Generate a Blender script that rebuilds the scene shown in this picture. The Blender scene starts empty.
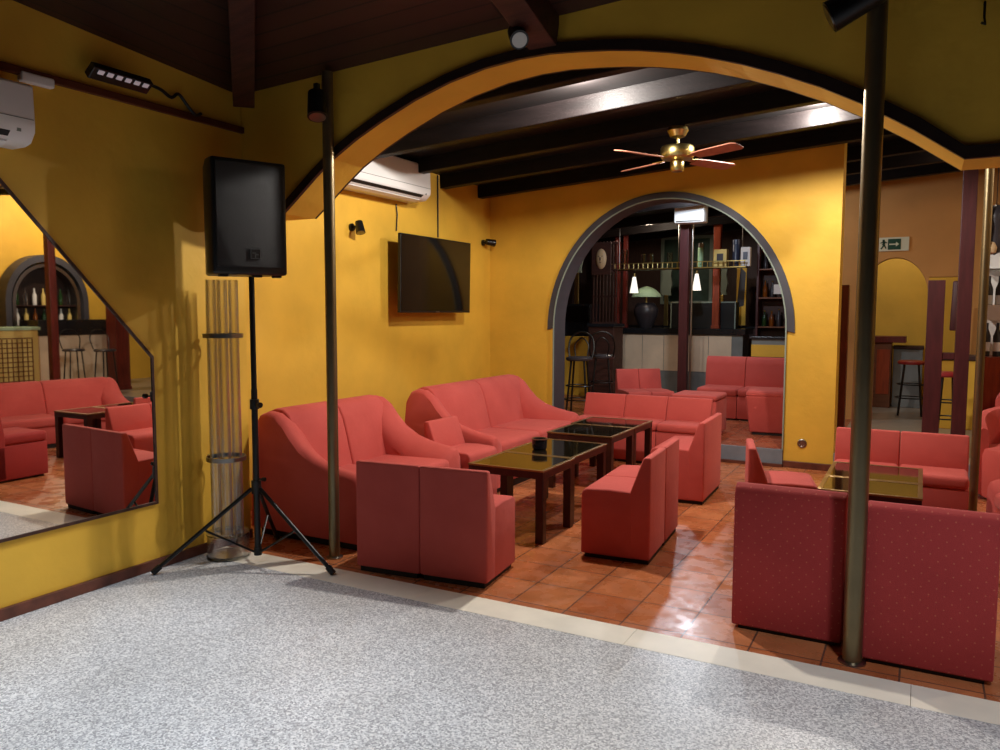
import bpy, bmesh, math, random
from mathutils import Vector, Matrix
random.seed(7)
PI = math.pi
SC = bpy.context.scene
COL = SC.collection

# ------------------------------------------------------------------ materials
def lin(c):
    c = c / 255.0
    return c / 12.92 if c <= 0.04045 else ((c + 0.055) / 1.055) ** 2.4
def rgb(t): return (lin(t[0]), lin(t[1]), lin(t[2]), 1.0)

def newmat(name):
    m = bpy.data.materials.new(name); m.use_nodes = True
    nt = m.node_tree; b = nt.nodes['Principled BSDF']
    return m, nt, b
def mat(name, col, rough=0.5, metal=0.0, var=0.0, vscale=6.0, bump=0.0, bscale=60.0, stretch=None, trans=0.0, ior=1.45, spec=0.5, emit=None, estr=0.0, col2=None):
    m, nt, b = newmat(name)
    b.inputs['Base Color'].default_value = rgb(col)
    b.inputs['Roughness'].default_value = rough
    b.inputs['Metallic'].default_value = metal
    b.inputs['IOR'].default_value = ior
    b.inputs['Specular IOR Level'].default_value = spec
    b.inputs['Transmission Weight'].default_value = trans
    if emit:
        b.inputs['Emission Color'].default_value = rgb(emit); b.inputs['Emission Strength'].default_value = estr
    if var or bump or col2:
        tc = nt.nodes.new('ShaderNodeTexCoord'); mp = nt.nodes.new('ShaderNodeMapping')
        nt.links.new(tc.outputs['Object'], mp.inputs[0])
        if stretch: mp.inputs['Scale'].default_value = stretch
        if var or col2:
            n = nt.nodes.new('ShaderNodeTexNoise'); n.inputs['Scale'].default_value = vscale; n.inputs['Detail'].default_value = 5
            nt.links.new(mp.outputs[0], n.inputs['Vector'])
            cr = nt.nodes.new('ShaderNodeValToRGB')
            cr.color_ramp.elements[0].position = 0.3; cr.color_ramp.elements[1].position = 0.7
            if col2: a = rgb(col2)
            else:
                c = rgb(col); a = tuple(max(0, v * (1 - var)) for v in c[:3]) + (1,)
            c = rgb(col)
            bb = tuple(min(1, v * (1 + (0 if col2 else var))) for v in c[:3]) + (1,)
            cr.color_ramp.elements[0].color = a; cr.color_ramp.elements[1].color = bb
            nt.links.new(n.outputs['Fac'], cr.inputs[0]); nt.links.new(cr.outputs[0], b.inputs['Base Color'])
        if bump:
            n2 = nt.nodes.new('ShaderNodeTexNoise'); n2.inputs['Scale'].default_value = bscale
            nt.links.new(mp.outputs[0], n2.inputs['Vector'])
            bp = nt.nodes.new('ShaderNodeBump'); bp.inputs['Strength'].default_value = bump; bp.inputs['Distance'].default_value = 0.01
            nt.links.new(n2.outputs['Fac'], bp.inputs['Height']); nt.links.new(bp.outputs[0], b.inputs['Normal'])
    return m

M = {}
M['ochre'] = mat('ochre plaster', (218, 172, 58), 0.62, var=0.10, vscale=2.2, bump=0.25, bscale=14)
M['orange_wall'] = mat('orange ochre plaster', (188, 136, 76), 0.8, var=0.08, vscale=2, bump=0.2, bscale=14)
M['soffit'] = M['ochre']
M['darkwood'] = mat('dark stained timber', (58, 30, 22), 0.55, var=0.45, vscale=3, stretch=(1, 8, 8), bump=0.2, bscale=30)
M['beamwood'] = mat('beam timber', (16, 11, 11), 0.5, spec=.2, var=0.4, vscale=3, stretch=(1, 9, 9), bump=0.2, bscale=30)
M['blacktrim'] = mat('near black trim paint', (34, 20, 16), 0.45, var=0.2)
M['brownbase'] = mat('brown glazed skirting', (96, 52, 38), 0.4, var=0.35, vscale=12)
M['mould'] = mat('red brown moulding', (84, 36, 18), 0.5, var=0.2)
M['greypaint'] = mat('slate grey paint', (66, 65, 71), 0.5, var=0.12, vscale=5)
M['stepgrey'] = mat('blue grey step stone', (120, 128, 136), 0.5, var=0.12, vscale=9)
M['marble'] = mat('cream marble', (240, 232, 214), 0.4, var=0.07, vscale=5)
M['brass'] = mat('brass', (192, 172, 110), 0.28, metal=1.0)
M['darkbrass'] = mat('tarnished bronze tube', (128, 114, 86), 0.36, metal=.85, var=0.12, vscale=4)
M['steel'] = mat('steel', (150, 145, 140), 0.3, metal=1.0)
M['blackplastic'] = mat('black plastic', (16, 17, 18), 0.42)
M['blackmetal'] = mat('black painted metal', (12, 12, 13), 0.35)
M['grille'] = mat('black speaker grille', (20, 21, 23), 0.55, bump=0.5, bscale=400)
M['white'] = mat('white plastic', (226, 226, 224), 0.4)
M['cardwhite'] = mat('white card', (225, 222, 218), 0.7)
M['darkslot'] = mat('dark slot', (18, 18, 20), 0.6)
M['tablewood'] = mat('mahogany table wood', (52, 24, 17), 0.32, var=0.35, vscale=4, stretch=(6, 6, 1))
M['redpost'] = mat('red brown post wood', (98, 34, 26), 0.4, var=0.3, vscale=4, stretch=(8, 8, 1))
M['purplepost'] = mat('dark plum post wood', (70, 26, 28), 0.45, var=0.25, vscale=4, stretch=(8, 8, 1))
M['orangepost'] = mat('orange brown post wood', (150, 62, 30), 0.4, var=0.25, vscale=4, stretch=(8, 8, 1))
M['darkglass'] = mat('smoked glass top', (24, 20, 12), 0.06, spec=0.9, ior=1.6)
M['mirror'] = mat('mirror silvering', (235, 232, 225), 0.015, metal=1.0)
def clearmat(name, tint, rough, strength):
    m, nt, b = newmat(name); nt.nodes.remove(b); out = nt.nodes['Material Output']
    tr = nt.nodes.new('ShaderNodeBsdfTransparent'); tr.inputs[0].default_value = rgb(tint)
    gl = nt.nodes.new('ShaderNodeBsdfGlossy'); gl.inputs['Roughness'].default_value = rough; gl.inputs['Color'].default_value = (1, 1, 1, 1)
    lw = nt.nodes.new('ShaderNodeLayerWeight'); lw.inputs[0].default_value = .42
    ma = nt.nodes.new('ShaderNodeMath'); ma.operation = 'MULTIPLY'; ma.inputs[1].default_value = strength
    nt.links.new(lw.outputs['Facing'], ma.inputs[0])
    mx = nt.nodes.new('ShaderNodeMixShader'); nt.links.new(ma.outputs[0], mx.inputs[0]); nt.links.new(tr.outputs[0], mx.inputs[1]); nt.links.new(gl.outputs[0], mx.inputs[2])
    nt.links.new(mx.outputs[0], out.inputs[0]); return m
M['acrylic'] = clearmat('clear acrylic', (250, 250, 250), .2, 1.0)
M['glass'] = mat('clear glass', (240, 245, 242), 0.03, trans=1.0, ior=1.45)
M['greenglass'] = mat('green bottle glass', (40, 80, 40), 0.08, trans=0.5)
M['amberglass'] = mat('amber bottle glass', (150, 80, 25), 0.08, trans=0.4)
M['counterblack'] = mat('black counter stone', (28, 30, 34), 0.25, var=0.2)
M['panelstone'] = mat('beige stone panel', (226, 206, 178), 0.35, var=0.10, vscale=3)
M['greystone'] = mat('grey stone panel', (122, 126, 124), 0.4, var=0.15, vscale=5)
M['screenglass'] = mat('black screen glass', (8, 8, 9), 0.08, spec=0.8)
M['lampglow'] = mat('lit opal glass', (255, 250, 240), 0.3, emit=(255, 248, 232), estr=1.1)
M['ledglow'] = mat('dull LED lens', (210, 200, 205), 0.2, emit=(230, 215, 225), estr=0.15)
M['greenfab'] = mat('pale green lampshade', (168, 196, 160), 0.6)
M['charcoal'] = mat('charcoal ceramic', (52, 48, 52), 0.35)
M['yellowtin'] = mat('yellow carton', (216, 190, 110), 0.5)
M['bluetin'] = mat('dark blue tin', (40, 48, 70), 0.35)
M['greentin'] = mat('pale green tin', (150, 190, 150), 0.4)
M['greenframe'] = mat('dull green picture', (52, 82, 70), 0.5, var=0.3)
M['paleframe'] = mat('pale green frame', (140, 155, 142), 0.5)
M['signgreen'] = mat('exit sign green', (24, 66, 50), 0.5)
M['signwhite'] = mat('exit sign white', (205, 205, 180), 0.5)
M['fanwood'] = mat('fan blade wood', (170, 112, 90), 0.4, var=0.2, stretch=(2, 2, 2))
M['brownbox'] = mat('brown cabinet wood', (110, 64, 36), 0.5, var=0.25, vscale=3, stretch=(1, 1, 6))
M['greyfloor'] = mat('beige grey floor tile', (150, 136, 118), 0.3, var=0.1)
M['tan'] = mat('tan face', (190, 160, 120), 0.5)
M['seatred'] = mat('red vinyl stool top', (150, 40, 42), 0.4)

def fabric(name, base, dark, dots=False, plane='xz'):
    m, nt, b = newmat(name)
    tc = nt.nodes.new('ShaderNodeTexCoord')
    n = nt.nodes.new('ShaderNodeTexNoise'); n.inputs['Scale'].default_value = 3.5; n.inputs['Detail'].default_value = 6
    nt.links.new(tc.outputs['Object'], n.inputs['Vector'])
    cr = nt.nodes.new('ShaderNodeValToRGB'); cr.color_ramp.elements[0].position = 0.25; cr.color_ramp.elements[1].position = 0.75
    cr.color_ramp.elements[0].color = rgb(dark); cr.color_ramp.elements[1].color = rgb(base)
    nt.links.new(n.outputs['Fac'], cr.inputs[0])
    out = cr.outputs[0]
    if dots:
        mp = nt.nodes.new('ShaderNodeMapping'); mp.inputs['Scale'].default_value = (24, 0, 24)
        mp.inputs['Rotation'].default_value = (0, PI / 4, 0)
        nt.links.new(tc.outputs['Object'], mp.inputs[0])
        v = nt.nodes.new('ShaderNodeTexVoronoi'); v.voronoi_dimensions = '3D'; v.inputs['Randomness'].default_value = 0; v.inputs['Scale'].default_value = 1
        nt.links.new(mp.outputs[0], v.inputs['Vector'])
        lt = nt.nodes.new('ShaderNodeMath'); lt.operation = 'LESS_THAN'; lt.inputs[1].default_value = 0.085
        nt.links.new(v.outputs['Distance'], lt.inputs[0])
        mu = nt.nodes.new('ShaderNodeMath'); mu.operation = 'MULTIPLY'; mu.inputs[1].default_value = 0.3
        nt.links.new(lt.outputs[0], mu.inputs[0])
        mx = nt.nodes.new('ShaderNodeMixRGB'); mx.inputs[2].default_value = rgb((214, 130, 96))
        nt.links.new(mu.outputs[0], mx.inputs[0]); nt.links.new(out, mx.inputs[1]); out = mx.outputs[0]
    nt.links.new(out, b.inputs['Base Color'])
    b.inputs['Roughness'].default_value = 0.85
    b.inputs['Sheen Weight'].default_value = 0.25; b.inputs['Sheen Roughness'].default_value = 0.5
    b.inputs['Sheen Tint'].default_value = rgb((255, 170, 160))
    w = nt.nodes.new('ShaderNodeTexNoise'); w.inputs['Scale'].default_value = 260
    nt.links.new(tc.outputs['Object'], w.inputs['Vector'])
    w2 = nt.nodes.new('ShaderNodeTexNoise'); w2.inputs['Scale'].default_value = 7
    nt.links.new(tc.outputs['Object'], w2.inputs['Vector'])
    ad = nt.nodes.new('ShaderNodeMath'); ad.operation = 'MULTIPLY_ADD'; ad.inputs[1].default_value = 4
    nt.links.new(w2.outputs['Fac'], ad.inputs[0]); nt.links.new(w.outputs['Fac'], ad.inputs[2])
    bp = nt.nodes.new('ShaderNodeBump'); bp.inputs['Strength'].default_value = 0.25; bp.inputs['Distance'].default_value = 0.006
    nt.links.new(ad.outputs[0], bp.inputs['Height']); nt.links.new(bp.outputs[0], b.inputs['Normal'])
    return m
M['fabric'] = fabric('brick red upholstery', (200, 84, 75), (184, 70, 62))
M['fabric_dots'] = fabric('brick red dotted upholstery', (172, 50, 47), (158, 42, 40), True)
M['plinth'] = mat('black plinth', (22, 14, 12), 0.6)

def terrazzo():
    m, nt, b = newmat('grey speckled terrazzo')
    tc = nt.nodes.new('ShaderNodeTexCoord')
    v = nt.nodes.new('ShaderNodeTexVoronoi'); v.inputs['Scale'].default_value = 150
    nt.links.new(tc.outputs['Object'], v.inputs['Vector'])
    sp = nt.nodes.new('ShaderNodeSeparateColor'); nt.links.new(v.outputs['Color'], sp.inputs[0])
    cr = nt.nodes.new('ShaderNodeValToRGB'); e = cr.color_ramp.elements
    e[0].position = 0.0; e[0].color = rgb((146, 147, 150)); e[1].position = 1.0; e[1].color = rgb((245, 245, 244))
    x = e.new(0.28); x.color = rgb((180, 181, 184)); x = e.new(0.6); x.color = rgb((216, 217, 218))
    nt.links.new(sp.outputs[0], cr.inputs[0])
    n = nt.nodes.new('ShaderNodeTexNoise'); n.inputs['Scale'].default_value = 1.3; n.inputs['Detail'].default_value = 3
    nt.links.new(tc.outputs['Object'], n.inputs['Vector'])
    c2 = nt.nodes.new('ShaderNodeValToRGB'); c2.color_ramp.elements[0].color = (.8, .79, .77, 1); c2.color_ramp.elements[1].color = (1, 1, 1, 1)
    c2.color_ramp.elements[0].position = .3; c2.color_ramp.elements[1].position = .65
    nt.links.new(n.outputs['Fac'], c2.inputs[0])
    mx = nt.nodes.new('ShaderNodeMixRGB'); mx.blend_type = 'MULTIPLY'; mx.inputs[0].default_value = 1
    nt.links.new(cr.outputs[0], mx.inputs[1]); nt.links.new(c2.outputs[0], mx.inputs[2])
    nt.links.new(mx.outputs[0], b.inputs['Base Color'])
    b.inputs['Roughness'].default_value = 0.33
    return m
M['terrazzo'] = terrazzo()

def tiles(name, c1, c2, grout, size, ox, oy, rough):
    m, nt, b = newmat(name)
    tc = nt.nodes.new('ShaderNodeTexCoord'); mp = nt.nodes.new('ShaderNodeMapping')
    mp.inputs['Location'].default_value = (ox, oy, 0)
    nt.links.new(tc.outputs['Object'], mp.inputs[0])
    br = nt.nodes.new('ShaderNodeTexBrick'); br.offset = 0; br.squash = 1
    br.inputs['Scale'].default_value = 1; br.inputs['Brick Width'].default_value = size; br.inputs['Row Height'].default_value = size
    br.inputs['Mortar Size'].default_value = 0.0045; br.inputs['Mortar Smooth'].default_value = 0.2
    br.inputs['Color1'].default_value = rgb(c1); br.inputs['Color2'].default_value = rgb(c2); br.inputs['Mortar'].default_value = rgb(grout)
    nt.links.new(mp.outputs[0], br.inputs['Vector'])
    n = nt.nodes.new('ShaderNodeTexNoise'); n.inputs['Scale'].default_value = 5; n.inputs['Detail'].default_value = 7
    nt.links.new(tc.outputs['Object'], n.inputs['Vector'])
    cr = nt.nodes.new('ShaderNodeValToRGB'); cr.color_ramp.elements[0].color = (.7, .66, .6, 1); cr.color_ramp.elements[1].color = (1.1, 1.08, 1.05, 1)
    cr.color_ramp.elements[0].position = .3; cr.color_ramp.elements[1].position = .7
    nt.links.new(n.outputs['Fac'], cr.inputs[0])
    mx = nt.nodes.new('ShaderNodeMixRGB'); mx.blend_type = 'MULTIPLY'; mx.inputs[0].default_value = .8
    nt.links.new(br.outputs['Color'], mx.inputs[1]); nt.links.new(cr.outputs[0], mx.inputs[2])
    nt.links.new(mx.outputs[0], b.inputs['Base Color'])
    n2 = nt.nodes.new('ShaderNodeTexNoise'); n2.inputs['Scale'].default_value = 9; n2.inputs['Detail'].default_value = 5
    nt.links.new(tc.outputs['Object'], n2.inputs['Vector'])
    mr = nt.nodes.new('ShaderNodeMapRange'); mr.inputs['From Min'].default_value = .35; mr.inputs['From Max'].default_value = .65
    mr.inputs['To Min'].default_value = rough; mr.inputs['To Max'].default_value = rough + .25
    nt.links.new(n2.outputs['Fac'], mr.inputs[0]); nt.links.new(mr.outputs[0], b.inputs['Roughness'])
    iv = nt.nodes.new('ShaderNodeMath'); iv.operation = 'MULTIPLY_ADD'; iv.inputs[1].default_value = -1.2
    nt.links.new(br.outputs['Fac'], iv.inputs[0]); nt.links.new(n.outputs['Fac'], iv.inputs[2])
    bp = nt.nodes.new('ShaderNodeBump'); bp.inputs['Strength'].default_value = .35; bp.inputs['Distance'].default_value = .006
    nt.links.new(iv.outputs[0], bp.inputs['Height']); nt.links.new(bp.outputs[0], b.inputs['Normal'])
    return m
M['terracotta'] = tiles('terracotta floor tiles', (196, 122, 78), (176, 100, 60), (104, 72, 58), 0.31, 0.955, -3.64 + 0.31 * 20, 0.16)
M['backtile'] = tiles('raised floor tiles', (170, 92, 60), (150, 84, 56), (90, 72, 62), 0.31, 0.9, 0.1, 0.2)

def planks(name, col, w, axis):
    m, nt, b = newmat(name)
    tc = nt.nodes.new('ShaderNodeTexCoord')
    mp = nt.nodes.new('ShaderNodeMapping')
    if axis == 'y': mp.inputs['Rotation'].default_value = (0, 0, PI / 2)
    nt.links.new(tc.outputs['Object'], mp.inputs[0])
    br = nt.nodes.new('ShaderNodeTexBrick'); br.inputs['Scale'].default_value = 1
    br.inputs['Brick Width'].default_value = 4.0; br.inputs['Row Height'].default_value = w; br.inputs['Mortar Size'].default_value = .006
    c = rgb(col)
    br.inputs['Color1'].default_value = c; br.inputs['Color2'].default_value = tuple(v * .7 for v in c[:3]) + (1,); br.inputs['Mortar'].default_value = (0.002, .001, .001, 1)
    nt.links.new(mp.outputs[0], br.inputs['Vector'])
    nt.links.new(br.outputs['Color'], b.inputs['Base Color'])
    b.inputs['Roughness'].default_value = .5
    return m
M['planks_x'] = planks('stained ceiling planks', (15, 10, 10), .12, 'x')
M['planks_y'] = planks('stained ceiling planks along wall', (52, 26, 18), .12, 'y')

# ------------------------------------------------------------------ mesh builder
class MB:
    def __init__(s): s.bm = bmesh.new()
    def _merge(s, t, mtx=None):
        if mtx is not None: bmesh.ops.transform(t, matrix=mtx, verts=t.verts)
        me = bpy.data.meshes.new('tmp'); t.to_mesh(me); t.free(); s.bm.from_mesh(me); bpy.data.meshes.remove(me)
    def box(s, c, d, rot=None, bev=0.0, seg=2):
        t = bmesh.new(); bmesh.ops.create_cube(t, size=1)
        bmesh.ops.scale(t, vec=Vector(d), verts=t.verts)
        if bev > 0: bmesh.ops.bevel(t, geom=list(t.edges), offset=bev, segments=seg, profile=.5, affect='EDGES')
        mt = Matrix.Translation(Vector(c))
        if rot is not None: mt = mt @ rot.to_4x4()
        s._merge(t, mt); return s
    def rng(s, x0, x1, y0, y1, z0, z1, bev=0.0, seg=2):
        return s.box(((x0 + x1) / 2, (y0 + y1) / 2, (z0 + z1) / 2), (abs(x1 - x0), abs(y1 - y0), abs(z1 - z0)), None, bev, seg)
    def cyl(s, p0, p1, r0, r1=None, seg=20, caps=True):
        p0 = Vector(p0); p1 = Vector(p1); r1 = r0 if r1 is None else r1
        d = p1 - p0; t = bmesh.new()
        bmesh.ops.create_cone(t, cap_ends=caps, segments=seg, radius1=r0, radius2=max(r1, 1e-5), depth=d.length)
        q = Vector((0, 0, 1)).rotation_difference(d.normalized()).to_matrix().to_4x4()
        s._merge(t, Matrix.Translation((p0 + p1) / 2) @ q); return s
    def lathe(s, prof, c=(0, 0, 0), seg=24, rot=None):
        t = bmesh.new(); rings = []
        for r, z in prof:
            if r < 1e-5: rings.append([t.verts.new((0, 0, z))])
            else: rings.append([t.verts.new((r * math.cos(2 * PI * k / seg), r * math.sin(2 * PI * k / seg), z)) for k in range(seg)])
        for a, b in zip(rings, rings[1:]):
            if len(a) == 1 and len(b) == 1: continue
            for k in range(seg):
                k2 = (k + 1) % seg
                if len(a) == 1: t.faces.new((a[0], b[k2], b[k]))
                elif len(b) == 1: t.faces.new((a[k], a[k2], b[0]))
                else: t.faces.new((a[k], a[k2], b[k2], b[k]))
        bmesh.ops.recalc_face_normals(t, faces=t.faces)
        mt = Matrix.Translation(Vector(c))
        if rot is not None: mt = mt @ rot.to_4x4()
        s._merge(t, mt); return s
    def prism(s, poly, axis, a, b, bev=0.0, seg=3):
        """poly: list of 2D; axis 'x': poly=(y,z); 'y': poly=(x,z); 'z': poly=(x,y)"""
        def P(u, v, w):
            return {'x': (w, u, v), 'y': (u, w, v), 'z': (u, v, w)}[axis]
        t = bmesh.new()
        A = [t.verts.new(P(u, v, a)) for u, v in poly]; B = [t.verts.new(P(u, v, b)) for u, v in poly]
        t.faces.new(A); t.faces.new(list(reversed(B)))
        n = len(poly)
        for i in range(n): t.faces.new((A[i], A[(i + 1) % n], B[(i + 1) % n], B[i]))
        bmesh.ops.recalc_face_normals(t, faces=t.faces)
        if bev > 0:
            ed = [e for e in t.edges if (e.calc_face_angle(0) or 0) > 0.6]
            bmesh.ops.bevel(t, geom=ed, offset=bev, segments=seg, profile=.5, affect='EDGES', clamp_overlap=True)
        s._merge(t); return s
    def band(s, inner, outer, axis, a, b):
        """strip between two open 2D polylines, extruded"""
        return s.prism(list(inner) + list(reversed(outer)), axis, a, b)
    def tube(s, pts, r, seg=10):
        pts = [Vector(p) for p in pts]
        t = bmesh.new(); rings = []; up = None
        for i, p in enumerate(pts):
            if i == 0: d = pts[1] - p
            elif i == len(pts) - 1: d = p - pts[i - 1]
            else: d = (pts[i + 1] - p).normalized() + (p - pts[i - 1]).normalized()
            d.normalize()
            if up is None: up = d.orthogonal().normalized()
            up = (up - d * up.dot(d)).normalized(); sd = d.cross(up)
            rings.append([t.verts.new(p + (up * math.cos(2 * PI * k / seg) + sd * math.sin(2 * PI * k / seg)) * r) for k in range(seg)])
        for a, b in zip(rings, rings[1:]):
            for k in range(seg): t.faces.new((a[k], a[(k + 1) % seg], b[(k + 1) % seg], b[k]))
        t.faces.new(rings[0][::-1]); t.faces.new(rings[-1])
        bmesh.ops.recalc_face_normals(t, faces=t.faces)
        s._merge(t); return s
    def stube(s, pts, r, seg=10, n=5):
        P = [Vector(p) for p in pts]; P = [P[0] * 2 - P[1]] + P + [P[-1] * 2 - P[-2]]; out = []
        for i in range(1, len(P) - 2):
            for k in range(n):
                u = k / n; a, b, c, d = P[i - 1], P[i], P[i + 1], P[i + 2]
                out.append(.5 * ((2 * b) + (c - a) * u + (2 * a - 5 * b + 4 * c - d) * u * u + (3 * b - a - 3 * c + d) * u ** 3))
        out.append(P[-2]); return s.tube(out, r, seg)
    def quad(s, pts):
        vs = [s.bm.verts.new(p) for p in pts]; s.bm.faces.new(vs); return s
    def build(s, name, m, parent=None, smooth=False, **kw):
        me = bpy.data.meshes.new(name); s.bm.to_mesh(me); s.bm.free()
        me.materials.append(m)
        if smooth:
            for p in me.polygons: p.use_smooth = True
            try: me.set_sharp_from_angle(angle=math.radians(38))
            except Exception: pass
        o = bpy.data.objects.new(name, me); COL.objects.link(o)
        if parent: o.parent = parent
        for k, v in kw.items(): o[k] = v
        return o

def thing(name, label, cat, loc=(0, 0, 0), rz=0.0, group=None):
    o = bpy.data.objects.new(name, None); COL.objects.link(o); o.location = loc; o.rotation_euler = (0, 0, rz)
    o.empty_display_size = .1
    o['label'] = label; o['category'] = cat
    if group: o['group'] = group
    return o
def tag(o, label, cat, group=None):
    o['label'] = label; o['category'] = cat
    if group: o['group'] = group
    return o
def struct(o): o['kind'] = 'structure'; return o
def dup(root, loc, rz, label, group=None):
    r = root.copy(); COL.objects.link(r); r.location = loc; r.rotation_euler = (0, 0, rz); r['label'] = label
    if group: r['group'] = group
    for ch in list(root.children):
        c = ch.copy(); COL.objects.link(c); c.parent = r
        for g in list(ch.children):
            d = g.copy(); COL.objects.link(d); d.parent = c
    return r
def rad(d): return math.radians(d)

# ------------------------------------------------------------------ SETTING
FZ = 0.17     # raised rear floor
def ceilz(x): return 3.0 + .065 * (x + 4.57)
struct(MB().rng(-4.3, 3.6, -4.6, 3.38, -.1, 0).build('floor', M['terrazzo']))
mb = MB(); x = -4.57
for x1 in (-3.55, -2.36, -1.17, .02, 1.21, 2.4, 3.6):
    mb.rng(x + .001, x1 - .001, 3.38, 3.585, -.1, .001); x = x1
struct(mb.build('trim_1', M['marble']))
struct(MB().rng(-4.9, 6.4, 3.585, 8.17, -.1, 0).build('floor_inner', M['terracotta']))
struct(MB().rng(-6.4, -.75, 8.21, 15, -.1, FZ).build('floor_raised', M['backtile']))
struct(MB().rng(-.75, 6.4, 8.21, 15, -.1, FZ).build('floor_raised_right', M['greyfloor']))
struct(MB().rng(-3.72, -1.185, 8.17, 8.21, 0, FZ + .003).rng(-.71, 6.2, 8.17, 8.21, 0, FZ + .003).build('trim_2', M['stepgrey']))

# left wall carrying the mirror
struct(MB().rng(-4.57 - .2, -4.015, -4.6, 3.82, 0, 3.75).build('wall_left', M['ochre']))
struct(MB().rng(-4.015, -3.995, -4.6, 3.82, 0, .063, .004).build('baseboard_left', M['brownbase']))
struct(MB().rng(-4.015, -3.985, -4.6, 3.82, 2.722, 2.762, .004).build('trim_3', M['mould']))
# recessed wall with the TV
struct(MB().rng(-4.77, -4.57, 3.82, 8.2, 0, 3.3).build('wall_left_inner', M['ochre']))
# arched wall between the two rooms
arch = [(-4.57, 2.178), (-3.643, 2.178), (-3.53, 2.262), (-3.38, 2.378), (-3.231, 2.484), (-3.05, 2.583), (-2.862, 2.668), (-2.62, 2.762), (-2.387, 2.83), (-2.16, 2.874),
        (-1.946, 2.893), (-1.77, 2.894), (-1.601, 2.880), (-1.44, 2.862), (-1.281, 2.837), (-1.13, 2.805), (-.983, 2.766), (-.795, 2.703), (-.615, 2.631), (-.44, 2.55), (-.277, 2.461), (-.066, 2.325), (.127, 2.185), (3.6, 2.185)]
poly = [(-4.77, 2.178)] + arch[1:] + [(6.4, 2.185), (6.4, 4.6), (-4.77, 4.6)]
struct(MB().prism(poly, 'y', 3.82, 4.10).build('wall_middle', M['ochre']))
def offset(pl, d):
    out = []
    for i, p in enumerate(pl):
        a = Vector(pl[max(i - 1, 0)]); b = Vector(pl[min(i + 1, len(pl) - 1)]); t = (b - a).normalized()
        out.append((p[0] - t.y * d, p[1] + t.x * d))
    return out
tb = arch[1:]
up = offset(tb, .052)
struct(MB().band(tb, up, 'y', 3.795, 3.82).build('trim_4', M['blacktrim']))
struct(MB().band(tb[:-1], offset(tb[:-1], .03), 'y', 4.10, 4.118).build('trim_5', M['blacktrim']))
# rear wall with the grey arched opening
X0, X1, ZS = -3.725, -1.18, 1.37
cx, ra, rb = (X0 + X1) / 2, (X1 - X0) / 2, 1.385
arc = [(cx - ra * math.cos(PI * k / 40), ZS + rb * math.sin(PI * k / 40)) for k in range(41)]
poly = [(-4.77, 0), (X0, 0)] + arc + [(X1, 0), (-.715, 0), (-.715, 3.4), (-4.77, 3.4)]
struct(MB().prism(poly, 'y', 8.2, 8.48).build('wall_back', M['ochre']))
arc_o = [(cx - (ra + .075) * math.cos(PI * k / 40), ZS - .02 + (rb + .085) * math.sin(PI * k / 40)) for k in range(41)]
struct(MB().band(arc, arc_o, 'y', 8.178, 8.2).build('trim_6', M['greypaint']))
lin_ = [(X0, FZ)] + arc + [(X1, FZ)]
arc_i = [(X0 + .012, FZ)] + [(cx - (ra - .012) * math.cos(PI * k / 40), ZS + (rb - .012) * math.sin(PI * k / 40)) for k in range(41)] + [(X1 - .012, FZ)]
struct(MB().band(arc_i, lin_, 'y', 8.19, 8.485).build('trim_7', M['greypaint']))
struct(MB().band(arc_i, [(u, v) for u, v in lin_], 'y', 8.165, 8.178).build('trim_8', M['paleframe']))
mb = MB().rng(-4.57, X0, 8.17, 8.2, 0, .065, .004); mb.rng(X1, -.715, 8.17, 8.2, 0, .065, .004); mb.rng(X0, X1, 8.13, 8.17, 0, .03)
struct(mb.build('baseboard_back', M['brownbase']))
# further walls
struct(MB().rng(-6.4, 6.4, 15, 15.2, 0, 4.2).build('wall_far', mat('far dark panelling', (70, 48, 40), .6, var=.2, stretch=(8, 1, 1))))
struct(MB().rng(-6.6, -6.4, 8.2, 15.2, 0, 3.5).build('wall_bar_left', M['darkwood']))
# orange wall with arched doorway and a square opening
a0, a1, zs = -.70, .055, 1.74
aa = [((a0 + a1) / 2 - (a1 - a0) / 2 * math.cos(PI * k / 24), zs + .50 * math.sin(PI * k / 24)) for k in range(25)]
poly = [(-1.25, FZ), (a0, FZ)] + aa + [(a1, 1.99), (.52, 1.99), (.52, FZ), (2.6, FZ), (2.6, 3.9), (-1.25, 3.9)]
struct(MB().prism(poly, 'y', 11.0, 11.2).build('wall_rear_right', M['orange_wall']))
struct(MB().rng(-1.3, 6.4, 13.3, 13.4, FZ, 3.6).build('wall_rear_yellow', M['ochre']))
struct(MB().rng(6.2, 6.4, 3.82, 15, 0, 4.2).build('wall_right_inner', M['ochre']))
struct(MB().rng(3.4, 3.6, -4.6, 3.82, 0, 4.6).build('wall_right', M['darkwood']))
struct(MB().rng(-4.77, 3.6, -4.8, -4.6, 0, 4.6).build('wall_front', M['darkwood']))
# ceilings
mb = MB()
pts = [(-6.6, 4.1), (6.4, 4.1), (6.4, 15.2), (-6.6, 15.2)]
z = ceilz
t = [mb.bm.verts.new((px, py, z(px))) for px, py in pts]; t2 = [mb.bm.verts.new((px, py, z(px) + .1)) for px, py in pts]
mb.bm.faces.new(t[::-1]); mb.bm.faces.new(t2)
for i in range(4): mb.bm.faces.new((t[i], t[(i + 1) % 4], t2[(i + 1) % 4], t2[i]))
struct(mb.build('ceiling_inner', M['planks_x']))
P0 = (-4.1, 3.9, 2.95); Ph = (.3, -.5, 4.25)
mb = MB(); mb.quad([P0, Ph, (3.7, -.5, 4.4), (3.7, 3.9, 3.32)]); mb.quad([(-4.1, 3.9, 3.03), (3.7, 3.9, 3.42), (3.7, -.5, 4.5), (.3, -.5, 4.35)])
struct(mb.build('ceiling', planks('front ceiling planks', (58, 28, 19), .12, 'x')))
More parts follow.
